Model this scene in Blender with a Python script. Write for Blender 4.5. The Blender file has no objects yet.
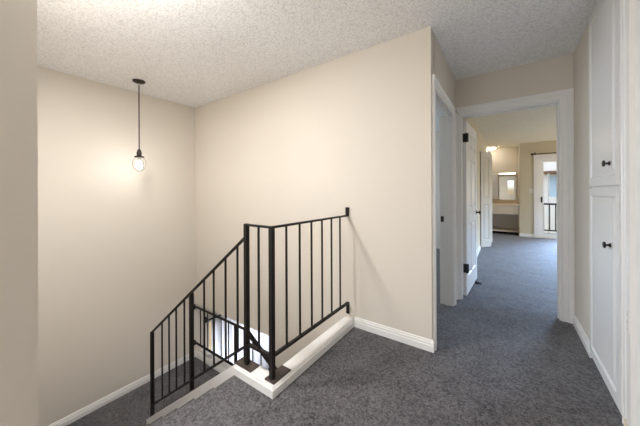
import bpy, bmesh, math, random
from mathutils import Vector, Matrix
random.seed(7)
C = bpy.context.scene.collection
PI = math.pi

# ------------------------------------------------------------------ materials
def newmat(name):
    m = bpy.data.materials.new(name); m.use_nodes = True
    nt = m.node_tree
    return m, nt, nt.nodes['Principled BSDF']
def N(nt, t, **k):
    n = nt.nodes.new(t)
    for a, v in k.items(): setattr(n, a, v)
    return n
def plain(name, col, rough=.5, metal=0, spec=.5, nscale=0, nstr=.05, bump_d=.002, coat=0):
    m, nt, p = newmat(name)
    p.inputs['Base Color'].default_value = (*col, 1); p.inputs['Roughness'].default_value = rough
    p.inputs['Metallic'].default_value = metal; p.inputs['Specular IOR Level'].default_value = spec
    if nscale:
        tc = N(nt, 'ShaderNodeTexCoord'); no = N(nt, 'ShaderNodeTexNoise'); no.inputs['Scale'].default_value = nscale
        no.inputs['Detail'].default_value = 3
        b = N(nt, 'ShaderNodeBump'); b.inputs['Strength'].default_value = nstr; b.inputs['Distance'].default_value = bump_d
        nt.links.new(tc.outputs['Object'], no.inputs['Vector']); nt.links.new(no.outputs['Fac'], b.inputs['Height'])
        nt.links.new(b.outputs['Normal'], p.inputs['Normal'])
    return m
def mottled(name, c1, c2, scale, rough=.9, bump=.5, bd=.01, big=None, spec=.2, detail=2, lo=.3, hi=.7):
    m, nt, p = newmat(name)
    tc = N(nt, 'ShaderNodeTexCoord'); no = N(nt, 'ShaderNodeTexNoise')
    no.inputs['Scale'].default_value = scale; no.inputs['Detail'].default_value = detail
    r = N(nt, 'ShaderNodeValToRGB'); r.color_ramp.elements[0].position = lo; r.color_ramp.elements[1].position = hi
    r.color_ramp.elements[0].color = (*c1, 1); r.color_ramp.elements[1].color = (*c2, 1)
    nt.links.new(tc.outputs['Object'], no.inputs['Vector']); nt.links.new(no.outputs['Fac'], r.inputs['Fac'])
    out = r.outputs['Color']
    if big:
        n2 = N(nt, 'ShaderNodeTexNoise'); n2.inputs['Scale'].default_value = big[0]; n2.inputs['Detail'].default_value = 4
        mr = N(nt, 'ShaderNodeMapRange'); mr.inputs['From Min'].default_value = .35; mr.inputs['From Max'].default_value = .65
        mr.inputs['To Min'].default_value = 1-big[1]; mr.inputs['To Max'].default_value = 1+big[1]
        mx = N(nt, 'ShaderNodeVectorMath', operation='SCALE')
        nt.links.new(tc.outputs['Object'], n2.inputs['Vector']); nt.links.new(n2.outputs['Fac'], mr.inputs['Value'])
        nt.links.new(out, mx.inputs[0]); nt.links.new(mr.outputs['Result'], mx.inputs['Scale']); out = mx.outputs['Vector']
    nt.links.new(out, p.inputs['Base Color'])
    b = N(nt, 'ShaderNodeBump'); b.inputs['Strength'].default_value = bump; b.inputs['Distance'].default_value = bd
    nt.links.new(no.outputs['Fac'], b.inputs['Height']); nt.links.new(b.outputs['Normal'], p.inputs['Normal'])
    p.inputs['Roughness'].default_value = rough; p.inputs['Specular IOR Level'].default_value = spec
    return m
def emit(name, col, s):
    m = bpy.data.materials.new(name); m.use_nodes = True; nt = m.node_tree; nt.nodes.clear()
    e = N(nt, 'ShaderNodeEmission'); o = N(nt, 'ShaderNodeOutputMaterial')
    e.inputs['Color'].default_value = (*col, 1); e.inputs['Strength'].default_value = s
    nt.links.new(e.outputs[0], o.inputs[0]); return m
def glassy(name, gloss=.12, tint=(1, 1, 1)):
    m = bpy.data.materials.new(name); m.use_nodes = True; nt = m.node_tree; nt.nodes.clear()
    o = N(nt, 'ShaderNodeOutputMaterial'); mx = N(nt, 'ShaderNodeMixShader'); t = N(nt, 'ShaderNodeBsdfTransparent')
    g = N(nt, 'ShaderNodeBsdfGlossy'); lw = N(nt, 'ShaderNodeLayerWeight'); lw.inputs['Blend'].default_value = gloss
    g.inputs['Roughness'].default_value = .03; t.inputs['Color'].default_value = (*tint, 1)
    nt.links.new(lw.outputs['Fresnel'], mx.inputs[0]); nt.links.new(t.outputs[0], mx.inputs[1])
    nt.links.new(g.outputs[0], mx.inputs[2]); nt.links.new(mx.outputs[0], o.inputs[0]); return m

M = {}
M['paint'] = plain('beige_wall_paint', (.67, .625, .555), .75, spec=.25, nscale=120, nstr=.12, bump_d=.0015)
M['ceil'] = mottled('popcorn_ceiling', (.74, .745, .75), (.93, .935, .94), 85, bump=.45, bd=.008, rough=.95, detail=3, lo=.36, hi=.56, spec=.1)
def carpet_mat():
    m, nt, p = newmat('grey_cut_pile_carpet'); L = nt.links.new
    tc = N(nt, 'ShaderNodeTexCoord'); vo = N(nt, 'ShaderNodeTexVoronoi'); vo.inputs['Scale'].default_value = 105
    v2 = N(nt, 'ShaderNodeTexVoronoi'); v2.inputs['Scale'].default_value = 48
    n1 = N(nt, 'ShaderNodeTexNoise'); n1.inputs['Scale'].default_value = 5; n1.inputs['Detail'].default_value = 5
    for t in (vo, v2, n1): L(tc.outputs['Object'], t.inputs['Vector'])
    def mth(op, a, b):
        x = N(nt, 'ShaderNodeMath', operation=op)
        for k, v in ((0, a), (1, b)):
            if isinstance(v, (int, float)): x.inputs[k].default_value = v
            else: L(v, x.inputs[k])
        return x.outputs[0]
    s1 = N(nt, 'ShaderNodeSeparateColor'); L(vo.outputs['Color'], s1.inputs[0]); s2 = N(nt, 'ShaderNodeSeparateColor'); L(v2.outputs['Color'], s2.inputs[0])
    mixv = mth('ADD', mth('ADD', mth('MULTIPLY', s1.outputs[0], .52), mth('MULTIPLY', s2.outputs[0], .18)), mth('MULTIPLY', n1.outputs['Fac'], .55))
    r = N(nt, 'ShaderNodeValToRGB'); e = r.color_ramp.elements
    e[0].position = .25; e[1].position = .95; e[0].color = (.027, .026, .028, 1); e[1].color = (.150, .144, .153, 1)
    L(mixv, r.inputs['Fac']); L(r.outputs['Color'], p.inputs['Base Color'])
    b = N(nt, 'ShaderNodeBump'); b.inputs['Strength'].default_value = .5; b.inputs['Distance'].default_value = .006
    L(mixv, b.inputs['Height']); L(b.outputs['Normal'], p.inputs['Normal'])
    p.inputs['Roughness'].default_value = .8; p.inputs['Specular IOR Level'].default_value = .25
    p.inputs['Sheen Weight'].default_value = .22; p.inputs['Sheen Roughness'].default_value = .4
    return m
M['carpet'] = carpet_mat()
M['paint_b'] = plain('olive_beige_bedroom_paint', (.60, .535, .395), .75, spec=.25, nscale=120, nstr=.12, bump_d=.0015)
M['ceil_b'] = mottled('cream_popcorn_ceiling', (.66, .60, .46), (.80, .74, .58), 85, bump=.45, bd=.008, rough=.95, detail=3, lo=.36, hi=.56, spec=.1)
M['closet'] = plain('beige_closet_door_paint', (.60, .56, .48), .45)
M['trim'] = plain('white_trim_paint', (.80, .795, .785), .35)
M['door'] = plain('white_door_paint', (.80, .785, .76), .32)
M['cab'] = plain('white_cabinet_paint', (.73, .722, .71), .30)
M['iron'] = plain('black_painted_iron', (.010, .008, .007), .5, spec=.3, nscale=90, nstr=.15)
M['bronze'] = plain('dark_bronze', (.045, .035, .03), .35, metal=.7)
M['ironplate'] = plain('brown_black_plate', (.05, .036, .030), .5, nscale=40, nstr=.3)
M['black'] = plain('black_rubber', (.012, .012, .013), .6)
M['cream'] = plain('cream_laminate', (.72, .60, .46), .4)
M['creamw'] = plain('cream_painted_wood', (.66, .58, .47), .5)
M['mirror'] = plain('mirror_silver', (.85, .87, .85), .02, metal=1)
M['plate'] = plain('ivory_plastic', (.75, .72, .66), .4)
M['conc'] = mottled('balcony_concrete', (.35, .34, .32), (.45, .44, .42), 30, bump=.2)
M['siding'] = plain('pale_siding', (.82, .80, .79), .7)
M['brownwood'] = plain('brown_beam_wood', (.16, .085, .04), .6)
M['bluepane'] = plain('sky_blue_panel', (.45, .58, .72), .25)
M['leaf'] = mottled('hedge_leaf', (.12, .20, .05), (.38, .48, .16), 9, bump=0)
M['ground'] = mottled('pale_paving', (.45, .43, .40), (.6, .58, .55), 3, bump=.1)
M['glass'] = glassy('clear_glass', .05)
M['pane'] = glassy('window_pane', .06)
M['bulb'] = emit('bulb_glow', (1, .96, .93), 80)
M['metal'] = plain('brushed_nickel', (.6, .58, .55), .3, metal=1)
mc, nt, p = newmat('sheer_curtain'); M['curtain'] = mc
p.inputs['Base Color'].default_value = (.85, .86, .9, 1); p.inputs['Roughness'].default_value = .9
tr = N(nt, 'ShaderNodeBsdfTranslucent'); tr.inputs['Color'].default_value = (.85, .87, .92, 1)
mx = N(nt, 'ShaderNodeMixShader'); mx.inputs[0].default_value = .4
nt.links.new(p.outputs[0], mx.inputs[1]); nt.links.new(tr.outputs[0], mx.inputs[2])
nt.links.new(mx.outputs[0], nt.nodes['Material Output'].inputs[0])

# ------------------------------------------------------------------ mesh helpers
class MB:
    def __init__(s): s.bm = bmesh.new()
    def box(s, x0, x1, y0, y1, z0, z1, mat=None, bev=0):
        vs = [s.bm.verts.new((x, y, z)) for x in (x0, x1) for y in (y0, y1) for z in (z0, z1)]
        if mat: 
            for v in vs: v.co = mat @ v.co
        fs = [s.bm.faces.new([vs[i] for i in q]) for q in ((0,1,3,2),(4,6,7,5),(0,4,5,1),(2,3,7,6),(0,2,6,4),(1,5,7,3))]
        if bev:
            es = list({e for f in fs for e in f.edges})
            bmesh.ops.bevel(s.bm, geom=es, offset=bev, segments=2, affect='EDGES', profile=.6)
        return s
    def hexa(s, pts, mat=None):    # 4 bottom + 4 top points
        vs = [s.bm.verts.new(mat @ Vector(p) if mat else p) for p in pts]
        for q in ((3,2,1,0),(4,5,6,7),(0,1,5,4),(1,2,6,5),(2,3,7,6),(3,0,4,7)): s.bm.faces.new([vs[i] for i in q])
        return s
    def prism(s, poly, axis, a0, a1):   # poly (u,v) in the plane across axis
        def P(u, v, a): return {'x': (a, u, v), 'y': (u, a, v), 'z': (u, v, a)}[axis]
        A = [s.bm.verts.new(P(u, v, a0)) for u, v in poly]; B = [s.bm.verts.new(P(u, v, a1)) for u, v in poly]
        n = len(poly); s.bm.faces.new(A[::-1]); s.bm.faces.new(B)
        for i in range(n): s.bm.faces.new((A[i], A[(i+1) % n], B[(i+1) % n], B[i]))
        return s
    def strip(s, p0, p1, u, v, prof, s0=0, s1=0):
        p0, p1, u, v = Vector(p0), Vector(p1), Vector(u), Vector(v); d = (p1-p0).normalized()
        A = [s.bm.verts.new(p0+u*a+v*b+d*(s0*a)) for a, b in prof]; B = [s.bm.verts.new(p1+u*a+v*b+d*(s1*a)) for a, b in prof]
        n = len(prof); s.bm.faces.new(A[::-1]); s.bm.faces.new(B)
        for i in range(n): s.bm.faces.new((A[i], A[(i+1) % n], B[(i+1) % n], B[i]))
        return s
    def bar(s, p0, p1, w, h, up=(0, 0, 1), bev=.0):   # rectangular bar, w sideways, h along up-ish
        p0, p1 = Vector(p0), Vector(p1); d = (p1-p0).normalized(); up = Vector(up)
        sd = d.cross(up).normalized(); uu = sd.cross(d).normalized()
        c = [(-w/2, -h/2), (w/2, -h/2), (w/2, h/2), (-w/2, h/2)]
        A = [s.bm.verts.new(p0+sd*a+uu*b) for a, b in c]; B = [s.bm.verts.new(p1+sd*a+uu*b) for a, b in c]
        fs = [s.bm.faces.new(A[::-1]), s.bm.faces.new(B)]
        for i in range(4): fs.append(s.bm.faces.new((A[i], A[(i+1) % 4], B[(i+1) % 4], B[i])))
        if bev:
            bmesh.ops.bevel(s.bm, geom=list({e for f in fs for e in f.edges}), offset=bev, segments=2, affect='EDGES')
        return s
    def tube(s, p0, p1, r, n=14): return s.lathe([(r, 0), (r, (Vector(p1)-Vector(p0)).length)], p0, Vector(p1)-Vector(p0), n)
    def lathe(s, prof, loc=(0, 0, 0), axis=(0, 0, 1), n=24, cap=True):
        q = Vector((0, 0, 1)).rotation_difference(Vector(axis).normalized()); loc = Vector(loc); rings = []
        for r, z in prof:
            if r < 1e-6: rings.append([s.bm.verts.new(loc+q@Vector((0, 0, z)))])
            else: rings.append([s.bm.verts.new(loc+q@Vector((r*math.cos(2*PI*i/n), r*math.sin(2*PI*i/n), z))) for i in range(n)])
        for a, b in zip(rings, rings[1:]):
            for i in range(n):
                j = (i+1) % n
                if len(a) == 1 and len(b) > 1: s.bm.faces.new((a[0], b[i], b[j]))
                elif len(b) == 1 and len(a) > 1: s.bm.faces.new((a[i], a[j], b[0]))
                elif len(a) > 1: s.bm.faces.new((a[i], a[j], b[j], b[i]))
        if cap:
            if len(rings[0]) > 1: s.bm.faces.new(rings[0][::-1])
            if len(rings[-1]) > 1: s.bm.faces.new(rings[-1])
        return s
    def build(s, name, mat, parent=None, smooth=False, recalc=True):
        if recalc: bmesh.ops.recalc_face_normals(s.bm, faces=s.bm.faces)
        me = bpy.data.meshes.new(name); s.bm.to_mesh(me); s.bm.free()
        me.materials.append(M[mat] if isinstance(mat, str) else mat)
        if smooth:
            for f in me.polygons: f.use_smooth = True
            try: me.set_sharp_from_angle(angle=math.radians(38))
            except Exception: pass
        o = bpy.data.objects.new(name, me); C.objects.link(o)
        if parent:
            o.parent = parent; o.matrix_parent_inverse = Matrix.Translation(-parent.location)
        return o
def tag(o, label=None, cat=None, group=None, kind=None):
    for k, v in (('label', label), ('category', cat), ('group', group), ('kind', kind)):
        if v: o[k] = v
    return o
def thing(name, loc, label, cat, group=None, kind=None):
    o = bpy.data.objects.new(name, None); o.location = loc; o.empty_display_size = .1; C.objects.link(o)
    return tag(o, label, cat, group, kind)
def struct(name, mb, mat, label, cat): return tag(mb.build(name, mat), label, cat, kind='structure')

# ------------------------------------------------------------------ key dimensions (metres)
H = 2.44            # ceiling
XL = -3.727         # stairwell far left wall
XC = -.459          # hallway's left wall
Y0 = 2.096          # big stairwell wall
Y1 = 3.274          # wall with the cased doorway
XR = .50            # hallway's right wall
T = .12
YF = 8.70           # bedroom far wall
NW = .197           # near stairwell wall, face to the stair
ZL, ZB = -1.20, -2.60   # landing and lower floor
ZH = -.43           # underside of the upper floor over the lower room
XBACK, YBACK = -3.0, -3.0
XFR = 3.8           # bedroom right wall

# ------------------------------------------------------------------ floors and ceilings
fl = MB()
fl.box(-1.45, XR, NW, 1.10, -.20, 0)
fl.box(-1.125, XR, 1.10, Y0, -.20, 0)
fl.box(XC-.06, XR, Y0, Y1, -.20, 0)
fl.box(-1.45, XR, YBACK, NW, -.20, 0)
fl.box(XBACK, -1.45, YBACK, NW-T, -.20, 0)
struct('floor', fl, 'carpet', 'dark grey carpet of the upstairs hall around the stair opening', 'floor')
struct('floor_bedroom', MB().box(-.45, XFR, Y1, YF+.12, -.2, 0).box(-1.3, -.45, 6.2, 8.2, -.2, 0).box(-.45, .40, YF+.12, 9.45, -.2, 0), 'carpet',
       'blue-grey carpet of the bedroom beyond the cased doorway', 'floor')
struct('floor_side', MB().box(XL, XC-.06, Y0+T, 6.0, -.2, 0), 'carpet', 'carpet seen through the narrow gap of the side doorway', 'floor')
struct('floor_lower', MB().box(-4.3, 1.6, NW, 6.0, ZB-.1, ZB), 'carpet', 'carpet of the lower storey under the stairs', 'floor')
struct('ceiling', MB().box(-4.4, XFR+.1, YBACK-.1, Y1+.11, H, H+.12).box(-4.4, -.57, Y1+.11, 9.6, H, H+.12), 'ceil', 'white popcorn textured ceiling over the hall and stairwell', 'ceiling')
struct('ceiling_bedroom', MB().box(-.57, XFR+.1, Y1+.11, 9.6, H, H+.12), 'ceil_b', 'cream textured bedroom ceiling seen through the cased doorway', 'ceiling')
struct('ceiling_lower', MB().box(-4.3, 1.6, Y0+T, 6.0, ZH, -.20), 'ceil', 'ceiling of the lower room past the stair landing', 'ceiling')

# ------------------------------------------------------------------ walls
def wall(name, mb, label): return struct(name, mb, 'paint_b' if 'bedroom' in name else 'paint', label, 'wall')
wall('wall_left', MB().box(XL-T, XL, NW-T, Y0+T, ZB, H), 'beige stairwell wall behind the hanging pendant light')
wall('wall_stairwell', MB().box(XL, XC, Y0, Y0+T, ZH, H).box(-2.14, XC, Y0, Y0+T, ZB, ZH), 'large beige wall that the stair railing runs into')
wall('wall_near', MB().box(XL, -1.45, NW-T, NW, ZB, H, ), 'end of the beige wall at the left edge of the photo')
sy0, sy1, szh = 2.19, 3.05, 2.01
wall('wall_hall', MB().box(XC-T, XC, Y0+T, sy0, -.2, H).box(XC-T, XC, sy1, Y1+.11, -.2, H).box(XC-T, XC, sy0, sy1, szh, H),
     'narrow beige wall with the side doorway, left of the hall')
dx0, dx1, dzh = -.418, .410, 2.035
wall('wall_doorway', MB().box(XC, dx0, Y1, Y1+.11, 0, H).box(dx1, XFR, Y1, Y1+.11, 0, H).box(dx0, dx1, Y1, Y1+.11, dzh, H),
     'wall at the hall end above and around the cased doorway')
cy0, cy1 = 2.02, 2.665
wall('wall_right', MB().box(XR, XR+T, cy1, Y1, -.2, H).box(XR, XR+T, YBACK, cy0, -.2, H).box(XR, XR+T, cy0, cy1, 2.425, H), 'hall right wall with the white built-in cabinet')
# room behind the camera, with a large opening added to admit fill light
wall('wall_back', MB().box(XBACK, -2.6, YBACK-T, YBACK, -.2, H).box(-.6, .07, YBACK-T, YBACK, -.2, H).box(.40, XR+T, YBACK-T, YBACK, -.2, H).box(.07, .40, YBACK-T, YBACK, -.2, 1.0).box(.07, .40, YBACK-T, YBACK, 1.87, H).box(-2.6, -.6, YBACK-T, YBACK, -.2, .3).box(-2.6, -.6, YBACK-T, YBACK, 2.3, H),
     'wall behind the viewer with a small window and a large opening added for light')
wall('wall_back_left', MB().box(XBACK-T, XBACK, YBACK-T, NW-T, -.2, H), 'side wall behind the viewer')
# bedroom
cl0, cl1 = 6.42, 7.55
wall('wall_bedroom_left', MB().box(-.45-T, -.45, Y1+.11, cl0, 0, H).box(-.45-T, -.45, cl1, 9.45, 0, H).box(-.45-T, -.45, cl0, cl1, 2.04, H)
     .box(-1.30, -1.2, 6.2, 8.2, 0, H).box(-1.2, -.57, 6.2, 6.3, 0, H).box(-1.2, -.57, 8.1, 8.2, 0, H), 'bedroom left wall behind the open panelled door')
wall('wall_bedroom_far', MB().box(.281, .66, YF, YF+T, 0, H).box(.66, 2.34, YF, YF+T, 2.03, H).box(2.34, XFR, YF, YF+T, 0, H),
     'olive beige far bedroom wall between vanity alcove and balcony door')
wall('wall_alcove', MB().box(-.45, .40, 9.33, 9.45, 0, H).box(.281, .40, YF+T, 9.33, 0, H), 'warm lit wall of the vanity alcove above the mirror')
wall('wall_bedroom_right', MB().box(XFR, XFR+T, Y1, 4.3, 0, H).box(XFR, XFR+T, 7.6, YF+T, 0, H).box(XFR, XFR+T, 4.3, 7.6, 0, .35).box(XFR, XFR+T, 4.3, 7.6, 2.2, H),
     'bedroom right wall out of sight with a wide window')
# side room
wall('wall_side_room', MB().box(XL-T, XL, Y0+T, 3.0, -.2, H).box(XL-T, XL, 5.0, 6.0, -.2, H).box(XL-T, XL, 3.0, 5.0, -.2, .8).box(XL-T, XL, 3.0, 5.0, 2.1, H).box(XL, XC-T, 5.9, 6.0, 0, H).box(XC-T-.001, XC-T+.1, Y1+.12, 5.9, 0, H),
     'wall of the side room glimpsed through the side doorway')
# lower room
wx = -4.20
wall('wall_lower', MB().box(wx-T, wx, Y0+T, 2.60, ZB, ZH).box(wx-T, wx, 4.3, 6.0, ZB, ZH).box(wx-T, wx, 2.60, 4.3, -1.05, ZH).box(wx-T, wx, 2.60, 4.3, ZB, ZB+.12)
     .box(wx, XL-T, Y0, Y0+T, ZB, ZH).box(-4.3, 1.6, 6.0, 6.1, ZB, ZH).box(1.5, 1.6, NW, 6.0, ZB, -.2).box(-1.45, 1.5, NW-T, NW, ZB, -.2),
     'pale wall of the lower room seen through the stair railing')

# ------------------------------------------------------------------ stairs
G = .267; R = .20; X0s = -1.45
st = thing('staircase', (X0s, .65, -1.2), 'dark carpeted switchback stairs going down from the hall to the landing', 'stairs')
def nosed(x_front, x_back, z, y0, y1, sgn):   # carpeted tread block with rounded nosing on its lower side
    th = .42; n = .022
    pr = [(x_back, z)]
    for k in range(5):
        a = PI/2*k/4; pr.append((x_front+sgn*(n*math.sin(a)) , z-n+n*math.cos(a)))
    pr += [(x_front+sgn*n*.6, z-.045), (x_front, z-.05), (x_front, z-R+.001), (x_back, z-th)]
    return MB().prism(pr, 'y', y0, y1)
for i in range(1, 6):                   # upper flight descends towards -X
    z = -R*i; xb = X0s-G*(i-1); xf = xb-G
    nosed(xf, xb, z, NW+.003, 1.10, -1).build('step', 'carpet', st, smooth=True)
MB().prism([(X0s, -.001), (X0s-.02, -.004), (X0s-.022, -.03), (X0s, -.05)], 'y', NW+.003, 1.10).prism([(X0s, -.05), (X0s, -.2), (X0s-.012, -.2), (X0s-.012, -.05)], 'y', NW+.003, 1.10).build('top_nosing', 'carpet', st, smooth=True)
xl = X0s-G*5
MB().box(XL+.003, xl, NW+.003, Y0-.003, ZL-.2, ZL).build('landing', 'carpet', st)
for i in range(1, 7):                   # lower flight descends towards +X
    z = ZL-R*i; xb = xl+G*(i-1); xf = xb+G
    nosed(xf, xb, z, 1.19, Y0-.003, 1).build('step', 'carpet', st, smooth=True)
# white stringer and curb
def cz(x): return .012+.75*(x+1.509)
sx0, sx1 = -1.48, xl-.055
cb = MB()
cb.box(-1.215, -1.125, 1.10, Y0, -.30, .055).box(-1.48, -1.215, 1.10, 1.19, -.30, .055)
o = struct('trim_1', cb, 'trim', 'white painted curb under the upper stair railing', 'trim')
struct('trim_2', MB().prism([(sx0, cz(sx0)+.02), (sx1, cz(sx1)), (sx1, ZL), (sx1+.12, ZL), (sx0, cz(sx0)-.36)], 'y', 1.10, 1.19), 'trim',
       'white sloping stringer cap beside the descending stairs', 'trim')
struct('trim_3', MB().box(-1.119, -1.109, 1.084, Y0, 0, .046).box(-1.1245, -1.119, 1.0935, Y0, 0, .052).box(-1.48, -1.119, 1.084, 1.0935, 0, .046).box(-1.48, -1.125, 1.0935, 1.0995, 0, .052), 'trim',
       'thin white moulding along the foot of the stair curb', 'trim')
# landing curb and lower stringer on the open side
struct('trim_4', MB().box(XL, -2.78, Y0, Y0+T, ZL-.2, ZL+.05).prism([(-2.78, ZL+.05), (-2.14, ZL+.05-.48), (-2.14, ZB), (-2.78, ZB)], 'y', Y0, Y0+T), 'trim',
       'white low curb along the open edge of the stair landing', 'trim')

# ------------------------------------------------------------------ baseboards and casings
BB = [(0, 0), (0, .015), (.046, .015), (.049, .011), (.066, .011), (.069, .008), (.082, .006), (.086, 0)]
def base(name, segs, label, z=0):
    mb = MB()
    for p0, p1, v, s0, s1 in segs:
        # extend for mitre along the thickness: emulate with overlap of corner
        mb.strip((*p0, z), (*p1, z), (0, 0, 1), (*v, 0), BB)
    return struct(name, mb, 'trim', label, 'baseboard')
base('baseboard_stairwell', [((-1.109, Y0), (XC+.015, Y0), (0, -1), 0, 0), ((XC, Y0), (XC, 2.113), (1, 0), 0, 0)], 'white baseboard on the big wall right of the railing')
base('baseboard_landing', [((XL, .20), (XL, Y0), (1, 0), 0, 0)], 'white baseboard on the landing wall beneath the pendant', ZL)
base('baseboard_landing_side', [((XL+.015, Y0), (-2.80, Y0), (0, -1), 0, 0)], 'white baseboard along the landing curb behind the railing', ZL)
base('baseboard_right', [((XR, cy1), (XR, Y1-.012), (-1, 0), 0, 0)], 'short white baseboard between cabinet and doorway casing')
base('baseboard_far', [((.281, YF), (.575, YF), (0, -1), 0, 0), ((-.45, Y1+.11), (-.45, cl0-.06), (1, 0), 0, 0), ((dx1+.1, Y1+.11), (XFR, Y1+.11), (0, 1), 0, 0)], 'white baseboard at the foot of the bedroom walls')
CAS = [(0, 0), (0, .010), (.007, .014), (.014, .011), (.05, .013), (.056, .019), (.068, .019), (.074, .023), (.092, .023), (.10, .018), (.10, 0)]
CASn = [(a*.6, b) for a, b in CAS]
def casing_prof(w): return [(a*w/.1, b) for a, b in CAS]
cs = MB()
yv = (0, -1, 0)
wl = dx0-XC
cs.strip((dx0, Y1, 0), (dx0, Y1, dzh), (-1, 0, 0), yv, casing_prof(wl), 0, 1)
cs.strip((dx1, Y1, 0), (dx1, Y1, dzh), (1, 0, 0), yv, casing_prof(.090), 0, 1)
cs.strip((dx0, Y1, dzh), (dx1, Y1, dzh), (0, 0, 1), yv, casing_prof(.090), -wl/.090, 1)
cs.box(dx0-.001, dx0+.012, Y1-.004, Y1+.114, 0, dzh+.001).box(dx1-.012, dx1+.001, Y1-.004, Y1+.114, 0, dzh+.001).box(dx0+.012, dx1-.012, Y1-.004, Y1+.114, dzh-.013, dzh+.001)
cs.box(dx1-.020, dx1-.012, Y1+.035, Y1+.07, 0, dzh-.013).box(dx0+.012, dx1-.020, Y1+.035, Y1+.07, dzh-.021, dzh-.013).box(dx0+.012, dx0+.018, Y1+.035, Y1+.07, 0, dzh-.021)
yv = (0, 1, 0); yb = Y1+.11
cs.strip((dx1, yb, 0), (dx1, yb, dzh), (1, 0, 0), yv, casing_prof(.09), 0, 1)
cs.strip((dx0-.05, yb, dzh), (dx1, yb, dzh), (0, 0, 1), yv, casing_prof(.09), 0, 1)
struct('trim_5', cs, 'trim', 'white moulded casing around the doorway at the hall end', 'trim')
sc_ = MB(); xv = (1, 0, 0)
sc_.strip((XC, sy0, 0), (XC, sy0, szh), (0, -1, 0), xv, casing_prof(.072), 0, 1)
sc_.strip((XC, sy1, 0), (XC, sy1, szh), (0, 1, 0), xv, casing_prof(.072), 0, 1)
sc_.strip((XC, sy0, szh), (XC, sy1, szh), (0, 0, 1), xv, casing_prof(.072), -1, 1)
sc_.box(XC-T-.004, XC+.004, sy0-.001, sy0+.012, 0, szh).box(XC-T-.004, XC+.004, sy1-.012, sy1+.001, 0, szh).box(XC-T-.004, XC+.004, sy0+.012, sy1-.012, szh-.012, szh+.001)
sc_.box(XC-.070, XC-.040, sy1-.024, sy1-.012, 0, szh-.012).box(XC-.075, XC-.04, sy0+.012, sy1-.024, szh-.024, szh-.012)
o = struct('trim_6', sc_, 'trim', 'white casing of the side doorway in the hall left wall', 'trim')
MB().box(XC-T+.006, XC-T+.036, sy1-.0145, sy1-.011, .875, .935).build('strike_plate', 'bronze', o)

# right side: cabinet surround and foreground door casing
rc = MB()
prf = [(0, 0), (0, .012), (.008, .016), (.016, .012), (.040, .012), (.046, .020), (.060, .020), (.068, .026), (.092, .026), (.10, .020), (.10, 0)]
rc.strip((XR, 2.018, 0), (XR, 2.018, 2.43), (0, -1, 0), (-1, 0, 0), prf)
rc.box(XR-.004, XR, 1.90, 1.918, .085, 2.43).box(XR-.012, XR, 1.60, 1.895, .085, 2.43).box(XR-.03, XR, 1.84, 1.888, .085, 2.43)
o = struct('trim_7', rc, 'trim', 'white moulded casing at the right edge of the photo', 'trim')
hg = MB().box(XR-.0335, XR-.0295, 1.845, 1.872, .53, .63); hg.build('hinge_leaf', 'trim', o)
for zz in (.545, .58, .615): MB().lathe([(.004, 0), (.004, .002), (0, .003)], (XR-.0333, 1.862, zz), (-1, 0, 0), 10).build('screw', 'metal', o)
struct('trim_8', MB().box(XR-.034, XR, 1.60, 1.917, 0, .08).box(XR-.028, XR, 1.60, 1.917, .08, .086), 'creamw', 'cream plinth below the casing at the lower right edge', 'trim')

# ------------------------------------------------------------------ six panel door
def panel_door(w, h, t, panels, mat4, name, mat, parent=None):
    """w along local x, h along z, t along y (centred). panels = list of (x0,x1,z0,z1)"""
    mb = MB(); b = .020; rec = .008
    xs = sorted({0, w, *[p[0] for p in panels], *[p[1] for p in panels]}); zs = sorted({0, h, *[p[2] for p in panels], *[p[3] for p in panels]})
    def inside(x, z): return any(p[0] < x < p[1] and p[2] < z < p[3] for p in panels)
    for y, sgn in ((-t/2, -1), (t/2, 1)):
        for a0, a1 in zip(xs, xs[1:]):
            for c0, c1 in zip(zs, zs[1:]):
                if not inside((a0+a1)/2, (c0+c1)/2):
                    mb.bm.faces.new([mb.bm.verts.new((x, y, z)) for x, z in ((a0, c0), (a1, c0), (a1, c1), (a0, c1))])
        for x0, x1, z0, z1 in panels:
            rings = []
            for off, dep in ((0, 0), (.010, rec), (.020, rec), (.048, .001)):
                rings.append([mb.bm.verts.new((x, y-sgn*dep, z)) for x, z in ((x0+off, z0+off), (x1-off, z0+off), (x1-off, z1-off), (x0+off, z1-off))])
            for A, B in zip(rings, rings[1:]):
                for i in range(4): mb.bm.faces.new((A[i], A[(i+1) % 4], B[(i+1) % 4], B[i]))
            mb.bm.faces.new(rings[-1])
    for q in (((0,-t/2,0),(0,t/2,0),(0,t/2,h),(0,-t/2,h)), ((w,-t/2,0),(w,t/2,0),(w,t/2,h),(w,-t/2,h)), ((0,-t/2,0),(w,-t/2,0),(w,t/2,0),(0,t/2,0)), ((0,-t/2,h),(w,-t/2,h),(w,t/2,h),(0,t/2,h))):
        mb.bm.faces.new([mb.bm.verts.new(p) for p in q])
    bmesh.ops.remove_doubles(mb.bm, verts=mb.bm.verts, dist=1e-5)
    mb.bm.transform(mat4)
    return mb.build(name, mat, parent)
def knob(parent, loc, out, mat='bronze', r=.027, name='door_knob', L=.055):
    return MB().lathe([(.030*r/.027, 0), (.030*r/.027, .004), (.012, .008), (.009, L*.55), (r*.8, L*.68), (r, L*.82), (r*.9, L*.95), (0, L)], loc, out, 20).build(name, mat, parent, smooth=True)
hx, hy = -.404, 3.392
ang = math.radians(87)
w_, h_ = .765, 1.985
lm = Matrix.Translation((hx, hy, .015)) @ Matrix.Rotation(ang, 4, 'Z') @ Matrix.Translation((0, -.0175, 0))
d1 = thing('door_1', (hx, hy, .015), 'white six-panel door standing open beyond the doorway', 'door', kind='structure')
c0, c1, m0, m1 = .11, .345, .42, .655
pn = [(a, b, z0, z1) for a, b in ((c0, c1), (m0, m1)) for z0, z1 in ((.20, .80), (.98, 1.56), (1.68, 1.88))]
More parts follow.
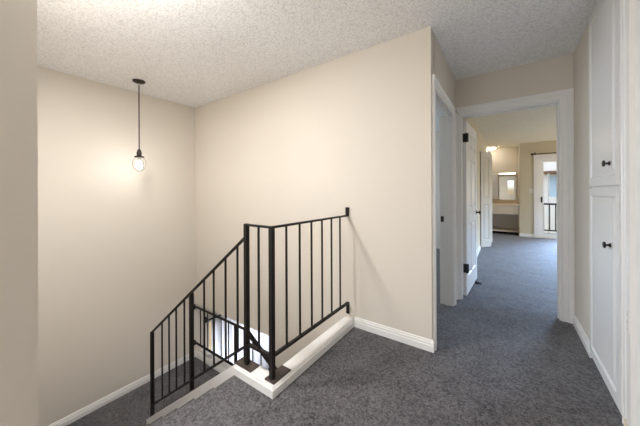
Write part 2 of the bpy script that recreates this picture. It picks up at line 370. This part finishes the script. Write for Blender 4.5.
leaf = panel_door(w_, h_, .035, pn, lm, 'door_leaf', 'door', d1)
for zz in (.31, 1.79):
    hm = MB().box(-.003, .030, -.0365, -.034, zz-.05, zz+.05, lm).box(-.004, -.001, -.033, .016, zz-.05, zz+.05, lm)
    hm.lathe([(.007, zz-.052), (.007, zz+.052)], lm @ Vector((-.006, -.02, 0)), (0, 0, 1), 10)
    hm.build('hinge', 'black', d1)
q = lm.to_3x3()
knob(d1, lm @ Vector((w_-.06, -.0175, .90)), q @ Vector((0, -1, 0)))
knob(d1, lm @ Vector((w_-.06, .0175, .90)), q @ Vector((0, 1, 0)))
ds = MB().prism([(-.335, 0), (-.262, 0), (-.262, .010), (-.335, .030)], 'y', 3.955, 3.995).build('door_stop', 'black')
tag(ds, 'small black wedge door stop on the carpet by the open door', 'door stop')

# bifold closet doors
def bifold(name, y_hinge, y_dir, label):
    t = thing(name, (-.45, y_hinge, .02), label, 'door', kind='structure')
    out = .155; dy = .24
    p0, p1, p2 = Vector((-.443, y_hinge, 0)), Vector((-.443+out+.02, y_hinge+y_dir*dy, 0)), Vector((-.443, y_hinge+y_dir*dy*2.05, 0))
    for a, b in ((p0, p1), (p2, p1+Vector((0, y_dir*.04, 0)))):
        d = b-a; m = Matrix.Translation((a.x, a.y, .02)) @ Matrix.Rotation(math.atan2(d.y, d.x), 4, 'Z')
        L = d.length-.02
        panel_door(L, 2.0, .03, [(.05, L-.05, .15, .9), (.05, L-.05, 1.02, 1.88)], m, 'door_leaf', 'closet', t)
    return t
bifold('door_2', 6.44, 1, 'nearer folded beige bifold closet door past the open panelled door')
bifold('door_3', 7.50, -1, 'farther folded beige bifold closet door beside the vanity alcove')

# ------------------------------------------------------------------ linen cabinet
cab = thing('linen_cabinet', (XR, 2.4, 0), 'tall white built-in cabinet with two panelled doors in the right hall wall', 'cabinet')
cf = XR-.001
MB().box(cf, XR+.55, cy0, cy1, 0, 2.425).build('body', 'cab', cab)
def cab_door(z0, z1, ky, kz, tag_):
    m = Matrix.Translation((cf-.0085, 2.034, z0)) @ Matrix.Rotation(PI/2, 4, 'Z')
    w = 2.650-2.034
    # local: x -> +Y, y -> -X ; front face at local +y
    d = panel_door(w, z1-z0, .015, [(.060, w-.035, .055, z1-z0-.045)], m, 'door', 'cab', cab)
    MB().lathe([(.012, 0), (.012, .004), (.006, .008), (.0055, .018), (.017, .021), (.019, .025), (.015, .030), (0, .032)], (cf-.016, ky, kz), (-1, 0, 0), 18).build('knob', 'bronze', d, smooth=True)
    return d
cab_door(1.232, 2.415, 2.187, 1.358, 0)
cab_door(.045, 1.214, 2.180, .890, 1)

# ------------------------------------------------------------------ stair railing
rl = thing('stair_railing', (-1.41, 1.14, 0), 'black iron railing turning the stair corner and following the stairs down', 'railing')
XA, XB, YR = -1.41, -1.175, 1.145
def post(x, y, z0, z1, par, w=.029): MB().box(x-w/2, x+w/2, y-w/2, y+w/2, z0, z1, bev=.003).build('post', 'iron', par)
def bal(x, y, z0, z1, par, w=.0108): MB().box(x-w/2, x+w/2, y-w/2, y+w/2, z0, z1).build('baluster', 'iron', par)
def rail(p0, p1, par, name, w=.026, h=.014, bev=.003): MB().bar(p0, p1, w, h, bev=bev).build(name, 'iron', par)
zt, zb = .985, .195
post(XA, YR, .062, zt+.008, rl); post(XB, YR, .062, zt+.006, rl)
bp1 = MB().box(-1.49, -1.33, 1.105, 1.185, .055, .063, bev=.002); bp1.build('base_plate', 'ironplate', rl)
bp2 = MB().box(-1.212, -1.132, 1.115, 1.27, .055, .063, bev=.002); bp2.build('base_plate', 'ironplate', rl)
rail((XA-.016, YR, zt), (XB+.016, YR, zt), rl, 'top_rail'); rail((XB, YR-.012, zt), (XB, Y0-.016, zt), rl, 'top_rail')
rail((XA, YR, zb), (XB, YR, zb), rl, 'bottom_rail', h=.018); rail((XB, YR, zb), (XB, Y0-.016, zb), rl, 'bottom_rail', h=.018)
bal((XA+XB)/2, YR, zb, zt, rl)
for k in range(6): bal(XB, YR+(Y0-YR)/7*(k+1)-.004, zb, zt, rl)
MB().box(XB-.015, XB+.015, Y0-.020, Y0, zt-.008, 1.060, bev=.003).build('wall_bracket', 'iron', rl)
MB().box(XB-.013, XB+.013, Y0-.018, Y0, .10, zb+.009, bev=.003).build('wall_bracket', 'iron', rl)
def hz(x): return .893+.757*(x+1.43)
def lz(x): return .135+.745*(x+1.476)
XD, XCp = -2.82, -2.10
rail((XA-.01, YR, hz(XA-.01)), (XD-.016, YR, hz(XD-.016)), rl, 'top_rail'); rail((XA-.01, YR, lz(XA-.01)), (XD, YR, lz(XD)), rl, 'bottom_rail', h=.018)
post(XCp, YR, cz(XCp)+.004, hz(XCp)-.004, rl); post(XD, YR, cz(XD)-.0, hz(XD)+.004, rl)
MB().hexa([(x, y, cz(x)+dz) for dz in (.010, .022) for x, y in ((-2.21, 1.11), (-2.04, 1.11), (-2.04, 1.18), (-2.21, 1.18))]).build('base_plate', 'ironplate', rl)
for x in (-1.506, -1.641, -1.787, -1.915, -2.212, -2.35, -2.479, -2.614): bal(x, YR, lz(x), hz(x), rl)

# lower guard on the open side of the landing
lg = thing('landing_guardrail', (-2.76, Y0-.02, ZL), 'lower black iron guard rail on the landing, seen through the stair railing', 'railing')
yg = Y0-.03; g1, g0 = -.455, -.975
rail((XL, yg, g1), (-2.54, yg, g1), lg, 'top_rail', h=.020); rail((XL, yg, g0), (-2.76, yg, g0), lg, 'bottom_rail', h=.020)
post(-2.76, yg, ZL, g1, lg, .030)
for x in (-3.55, -3.37, -3.21, -3.06, -2.905): bal(x, yg, g0, g1, lg, .011)
rail((-2.56, yg, g1), (-1.75, yg, g1-.60*.81), lg, 'handrail', w=.04, h=.04); rail((-2.76, yg, g0+.0), (-1.75, yg, g0-.65), lg, 'bottom_rail', h=.02)
for x in (-2.60, -2.44, -2.30, -2.12): bal(x, yg, g0-.64*(x+2.76), g1-max(0, .60*(x+2.56)), lg)
for z in (g1, g0): MB().box(XL, XL+.012, yg-.022, yg+.022, z-.055, z+.02, bev=.002).build('wall_bracket', 'iron', lg)

# lower room curtain + rod + window
cr = thing('curtain_rod', (-4.15, 2.9, -.97), 'black curtain rod in the lower room seen through the balusters', 'curtain rod')
MB().tube((-4.13, 2.49, -.97), (-4.13, 4.4, -.97), .014).build('rod', 'black', cr)
for y in (2.53, 4.36): MB().box(wx, -4.12, y-.012, y+.012, -.985, -.955).box(wx, wx+.012, y-.02, y+.02, -1.03, -.93).build('bracket', 'black', cr)
MB().lathe([(.012, 0), (.03, .01), (.036, .03), (.02, .05), (0, .055)], (-4.13, 2.49, -.97), (0, -1, 0), 16).build('finial', 'black', cr, smooth=True)
cu = MB(); n = 150; ya, yb_ = 2.60, 4.25; top = []; bot = []
for i in range(n+1):
    y = ya+(yb_-ya)*i/n; x = -4.13+.045*math.sin(i*.62)+.008*math.sin(i*1.7)
    top.append(cu.bm.verts.new((x, y, -.985))); bot.append(cu.bm.verts.new((x+.004*math.sin(i), y, -2.55)))
for i in range(n): cu.bm.faces.new((top[i], top[i+1], bot[i+1], bot[i]))
cu = cu.build('curtain', 'curtain', smooth=True, recalc=False); tag(cu, 'bright white sheer curtain glowing in the lower room window', 'curtain')
m_ = cu.modifiers.new('thick', 'SOLIDIFY'); m_.thickness = .002

# ------------------------------------------------------------------ pendant
px_, py_ = -3.33, 1.23
pd = thing('pendant_light', (px_, py_, H), 'small black pendant with clear glass globe hanging over the stairs', 'light')
MB().lathe([(.062, 0), (.062, -.006), (.055, -.016), (.030, -.026), (.012, -.030), (0, -.030)][::-1], (px_, py_, H), (0, 0, 1), 28).build('canopy', 'bronze', pd, smooth=True)
MB().lathe([(.006, -.052), (.013, -.046), (.013, -.034), (.006, -.028)], (px_, py_, H), (0, 0, 1), 14).build('swivel', 'metal', pd, smooth=True)
MB().tube((px_, py_, 1.675), (px_, py_, H-.03), .0058).build('rod', 'bronze', pd)
MB().lathe([(0, 1.590), (.045, 1.590), (.047, 1.598), (.044, 1.604), (.022, 1.607), (.024, 1.625), (.025, 1.645), (.017, 1.668), (.009, 1.685), (0, 1.688)], (px_, py_, 0), (0, 0, 1), 24).build('socket', 'bronze', pd, smooth=True)
gz = 1.500
gl = MB(); prof = []
for k in range(17):
    a = math.radians(32)+(PI-math.radians(32))*k/16
    prof.append((.064*math.sin(a), gz+.020+.086*math.cos(a)))
prof[-1] = (0, prof[-1][1])
gl.lathe(prof, (px_, py_, 0), (0, 0, 1), 32, cap=False).build('glass_globe', 'glass', pd, smooth=True)
bl = MB().lathe([(0, 1.462), (.012, 1.464), (.024, 1.473), (.030, 1.490), (.030, 1.505), (.024, 1.525), (.015, 1.545), (.013, 1.560), (0, 1.560)], (px_, py_, 0), (0, 0, 1), 20).build('bulb', 'bulb', pd, smooth=True)
MB().lathe([(.014, 1.555), (.016, 1.560), (.016, 1.592)], (px_, py_, 0), (0, 0, 1), 16).build('lamp_holder', 'metal', pd, smooth=True)

# ------------------------------------------------------------------ vanity alcove
va = thing('vanity_counter', (-.08, YF, 0), 'cream built-in vanity counter with drawers in the lit alcove', 'vanity')
MB().box(-.45, .281, YF+.01, 9.33, .80, .84, bev=.004).box(-.45, .281, 9.31, 9.33, .84, .93).build('countertop', 'cream', va)
MB().box(-.45, .281, YF+.04, YF+.06, .56, .80).box(-.45, -.43, YF+.06, 9.30, .0, .80).box(.261, .281, YF+.06, 9.30, 0, .80).build('apron', 'creamw', va)
for x0, x1 in ((-.40, -.19), (-.17, .15), (.17, .25)):
    d = MB().box(x0, x1, YF+.024, YF+.04, .60, .78, bev=.004).build('drawer', 'creamw', va)
MB().box(-.43, .261, YF+.10, 9.28, .085, .115).build('shelf', 'creamw', va)
mi = thing('wall_mirror', (0, 9.32, 1.2), 'framed mirror above the vanity counter', 'mirror')
MB().box(-.165, .205, 9.312, 9.322, .945, 1.60).build('glass', 'mirror', mi)
MB().box(-.185, -.165, 9.305, 9.33, .935, 1.62).box(.205, .225, 9.305, 9.33, .935, 1.62).box(-.185, .225, 9.305, 9.33, 1.60, 1.625).box(-.185, .225, 9.305, 9.33, .93, .945).build('frame', 'trim', mi)
vl = thing('vanity_light', (0, 9.32, 1.68), 'shallow light bar mounted above the vanity mirror', 'light')
MB().box(-.185, .225, 9.28, 9.33, 1.66, 1.72, bev=.005).build('housing', 'creamw', vl)
MB().box(-.175, .215, 9.272, 9.28, 1.668, 1.712).build('diffuser', emit('vanity_glow', (1, .93, .8), 3), vl)
mc_ = thing('medicine_cabinet', (-.3, 9.3, 1.2), 'pale cabinet with plain door left of the vanity mirror', 'cabinet')
MB().box(-.445, -.20, 9.25, 9.328, .95, 1.69).build('body', 'creamw', mc_)
MB().box(-.445, -.205, 9.235, 9.25, .96, 1.68, bev=.004).build('door', 'trim', mc_)
lp = thing('ceiling_light', (-.34, 8.98, H), 'small round flush ceiling light inside the vanity alcove', 'light')
MB().lathe([(0, H-.07), (.06, H-.065), (.09, H-.045), (.10, H-.018)], (-.34, 8.98, 0), (0, 0, 1), 24, cap=False).build('lamp_shade', emit('alcove_glow', (1, .90, .76), 30), lp, smooth=True)
MB().lathe([(.11, H-.02), (.11, H)], (-.34, 8.98, 0), (0, 0, 1), 24).build('base', 'trim', lp)

# ------------------------------------------------------------------ balcony door, rod, switch
bd = thing('door_4', (.66, YF, 0), 'white framed glass balcony door in the far wall', 'door', kind='structure')
MB().box(.572, .66, YF-.02, YF, 0, 2.11).box(.66, 2.34, YF-.02, YF, 2.03, 2.11).box(2.34, 2.43, YF-.02, YF, 0, 2.11).build('casing', 'trim', bd)
f1 = MB().box(.66, .70, YF, YF+.11, 0, 2.03).box(2.30, 2.34, YF, YF+.11, 0, 2.03).box(.70, 2.30, YF, YF+.11, 1.98, 2.03).box(.70, 2.30, YF, YF+.11, 0, .035).build('door_frame', 'trim', bd)
for xa, xb, yy in ((.70, 1.52, YF+.02), (1.48, 2.30, YF+.065)):
    p_ = MB().box(xa, xa+.07, yy, yy+.035, .035, 1.98).box(xb-.07, xb, yy, yy+.035, .035, 1.98).box(xa+.07, xb-.07, yy, yy+.035, 1.92, 1.98).box(xa+.07, xb-.07, yy, yy+.035, .035, .10).build('sliding_panel', 'trim', bd)
    g_ = MB().box(xa+.07, xb-.07, yy+.015, yy+.020, .10, 1.92).build('glass', 'pane', p_)
    g_.matrix_parent_inverse = Matrix.Identity(4)
MB().box(.715, .745, YF+.004, YF+.02, .90, 1.04, bev=.004).build('handle', 'black', bd)
rd = thing('drapery_rod', (1.0, YF-.07, 2.13), 'thin dark curtain rod above the balcony door', 'curtain rod')
MB().tube((.56, YF-.07, 2.13), (2.5, YF-.07, 2.13), .011).build('rod', 'bronze', rd)
MB().lathe([(.010, 0), (.024, .008), (.026, .03), (.014, .045), (0, .048)], (.56, YF-.07, 2.13), (-1, 0, 0), 16).build('finial', 'black', rd, smooth=True)
for x in (.60, 2.46): MB().box(x-.01, x+.01, YF-.075, YF, 2.122, 2.138).box(x-.015, x+.015, YF-.006, YF, 2.09, 2.17).build('bracket', 'bronze', rd)
sw = thing('light_switch', (.52, YF, 1.19), 'ivory light switch beside the balcony door', 'light switch')
MB().box(.49, .56, YF-.006, YF, 1.13, 1.245, bev=.002).build('plate', 'plate', sw)
MB().box(.519, .531, YF-.014, YF-.006, 1.178, 1.20).build('toggle', 'plate', sw)

# outside
struct('floor_balcony', MB().box(.3, 4, YF+T, 10.1, -.22, -.04), 'conc', 'pale balcony floor outside the glass door', 'floor')
br = thing('balcony_railing', (1.4, 10, 0), 'dark balcony railing outside the glass door', 'railing')
MB().bar((.3, 10, .81), (4, 10, .81), .05, .05).build('top_rail', 'iron', br); MB().bar((.3, 10, .05), (4, 10, .05), .035, .035).build('bottom_rail', 'iron', br)
for k in range(27): MB().box(.345+k*.133-.013, .345+k*.133+.013, 9.987, 10.013, .05, .79).build('baluster', 'iron', br)
for x in (.32, 2.1, 3.95): MB().box(x-.025, x+.025, 9.975, 10.025, -.04, .80).build('post', 'iron', br)
struct('ground', MB().box(-12, 25, 10.1, 40, -3.1, -2.9), 'ground', 'pale paving outside below the balcony', 'ground')
nb = thing('neighbor_building', (3, 14, -2.9), 'pale neighbouring building with brown beam beyond the balcony', 'building')
MB().box(-3, 9, 14.05, 18, -2.9, 4.2).build('wall', 'siding', nb)
MB().box(1.22, 4.6, 13.5, 14.04, 1.86, 1.96).build('beam', 'brownwood', nb)
MB().box(1.27, 1.33, 13.0, 13.06, -2.9, 1.84).build('porch_post', 'metal', nb)
w_f = MB().box(1.34, 1.38, 14.0, 14.05, .9, 1.82).box(2.3, 2.34, 14.0, 14.05, .9, 1.82).box(1.38, 2.3, 14.0, 14.05, 1.78, 1.82).box(1.38, 2.3, 14.0, 14.05, .9, .94).build('window', 'trim', nb)
pq = MB().box(1.38, 2.3, 14.02, 14.04, .94, 1.78).build('pane', 'bluepane', w_f); pq.matrix_parent_inverse = Matrix.Identity(4)
fn = thing('white_fence', (2, 12.6, -2.9), 'thin white picket fence in front of the neighbouring building', 'fence')
MB().box(.2, 5, 12.58, 12.62, .92, .97).box(.2, 5, 12.58, 12.62, -.1, -.05).build('rail', 'trim', fn)
for k in range(24): MB().box(.3+k*.19, .33+k*.19, 12.585, 12.615, -.4 if k % 6 else -2.9, .92).build('picket', 'trim', fn)
hd = MB()
for k in range(2600):
    c = Vector((random.uniform(.2, 4.2), random.uniform(11.6, 12.3), 0)); c.z = random.uniform(-2.9, -.55+.18*math.sin(c.x*5)+.1*math.sin(c.x*13))
    s = random.uniform(.05, .10); a = Matrix.Rotation(random.uniform(0, 6.28), 3, 'Z') @ Matrix.Rotation(random.uniform(-1.2, 1.2), 3, 'X')
    hd.bm.faces.new([hd.bm.verts.new(c+a@Vector(v)) for v in ((-s*.4, 0, 0), (0, -s, 0), (s*.4, 0, 0), (0, s, 0))])
hd = hd.build('hedge', 'leaf', recalc=False); tag(hd, 'light green hedge below the balcony railing', 'hedge', kind='stuff')

# ------------------------------------------------------------------ lights
def area(name, loc, rot, sx, sy, power, col):
    l = bpy.data.lights.new(name, 'AREA'); l.shape = 'RECTANGLE'; l.size = sx; l.size_y = sy; l.energy = power; l.color = col
    o = bpy.data.objects.new(name, l); o.location = loc; o.rotation_euler = rot; C.objects.link(o); return o
def globe(name, loc, r, power, col):
    l = bpy.data.lights.new(name, 'POINT'); l.shadow_soft_size = r; l.energy = power; l.color = col
    o = bpy.data.objects.new(name, l); o.location = loc; C.objects.link(o); return o
def globe(name, loc, r, power, col):
    l = bpy.data.lights.new(name, 'POINT'); l.shadow_soft_size = r; l.energy = power; l.color = col
    o = bpy.data.objects.new(name, l); o.location = loc; C.objects.link(o); return o
def globe(name, loc, r, power, col):
    l = bpy.data.lights.new(name, 'POINT'); l.shadow_soft_size = r; l.energy = power; l.color = col
    o = bpy.data.objects.new(name, l); o.location = loc; C.objects.link(o); return o
warm, neut, cool = (1, .975, .965), (.98, .985, 1), (.42, .64, 1)
area('back_opening_fill', (-1.6, YBACK-.16, 1.3), (PI/2, 0, 0), 1.9, 1.9, 14, neut)  # soft fill added behind the camera, entering by the large back-wall opening
globe('stair_top_fill', (-1.475, .40, 2.17), .10, 16, warm)  # unseen point light added at the stair head to brighten walls and ceiling
globe('hall_back_fill', (-1.05, -1.7, .80), .35, 48, warm)  # unseen low point light added behind the camera as general fill
area('stair_overhead_fill', (-1.95, .42, H-.04), (0, 0, 0), .3, .3, 50, warm)  # unseen downward fill added over the stairs, with no fixture modelled
l_ = area('daylight_bedroom_window', (XFR+.9, 5.95, 2.3), (0, math.radians(42), 0), 1.8, 3.2, 300, cool); l_.data.spread = math.radians(80)
l_ = area('daylight_balcony_door', (1.85, YF+.32, 1.25), (-PI/2+math.radians(38), 0, 0), .95, 1.3, 190, cool); l_.data.spread = math.radians(80)
globe('bedroom_warm_fill', (2.7, 7.7, 1.2), .25, 66, (1, .76, .36))  # unseen warm point light added to offset the cool daylight on walls and ceiling
area('daylight_lower_window', (wx-.25, 3.45, -1.75), (0, -PI/2, 0), 1.5, 1.7, 58, (1, .99, .98))
globe('lower_room_fill', (-1.5, 4.0, -1.3), .25, 40, warm)  # unseen point light filling the lower room
area('daylight_side_window', (XL-.2, 4.0, 1.45), (0, -PI/2, 0), 1.3, 2.0, 55, (.62, .80, 1))
w = bpy.data.worlds.new('sky'); bpy.context.scene.world = w; w.use_nodes = True; nt = w.node_tree
bg = nt.nodes['Background']
tcw = N(nt, 'ShaderNodeTexCoord'); sx = N(nt, 'ShaderNodeSeparateXYZ'); rw = N(nt, 'ShaderNodeValToRGB')   # pale sky above, sunlit dry ground below the horizon
rw.color_ramp.elements[0].position = .0; rw.color_ramp.elements[0].color = (.30, .24, .15, 1); rw.color_ramp.elements[1].position = .03; rw.color_ramp.elements[1].color = (.82, .91, 1, 1)
nt.links.new(tcw.outputs['Generated'], sx.inputs[0]); nt.links.new(sx.outputs['Z'], rw.inputs['Fac']); nt.links.new(rw.outputs['Color'], bg.inputs['Color'])
bg.inputs['Strength'].default_value = 2.2

# ------------------------------------------------------------------ camera
cam = bpy.data.cameras.new('camera'); co = bpy.data.objects.new('camera', cam); C.objects.link(co)
cam.sensor_fit = 'HORIZONTAL'; cam.sensor_width = 36; cam.lens = 263.365/640*36
cam.shift_y = (191.379-213)/640*-1*-1
co.location = (0, 0, 1.2045)
yaw, roll = .6159, -.0044
F = Vector((-math.sin(yaw), math.cos(yaw), 0)); Rr = Vector((math.cos(yaw), math.sin(yaw), 0)); U = Vector((0, 0, 1))
# image right = R rotated about the view axis
r2 = Rr*math.cos(roll)+U*math.sin(roll); u2 = -Rr*math.sin(roll)+U*math.cos(roll)
co.matrix_world = Matrix(((r2.x, u2.x, -F.x, 0), (r2.y, u2.y, -F.y, 0), (r2.z, u2.z, -F.z, 1.2045), (0, 0, 0, 1)))
cam.clip_start = .02
sc = bpy.context.scene; sc.camera = co
sc.view_settings.view_transform = 'Standard'; sc.view_settings.look = 'None'; sc.view_settings.gamma = 1; sc.view_settings.exposure = 0.02
sc.cycles.max_bounces = 12; sc.cycles.diffuse_bounces = 7
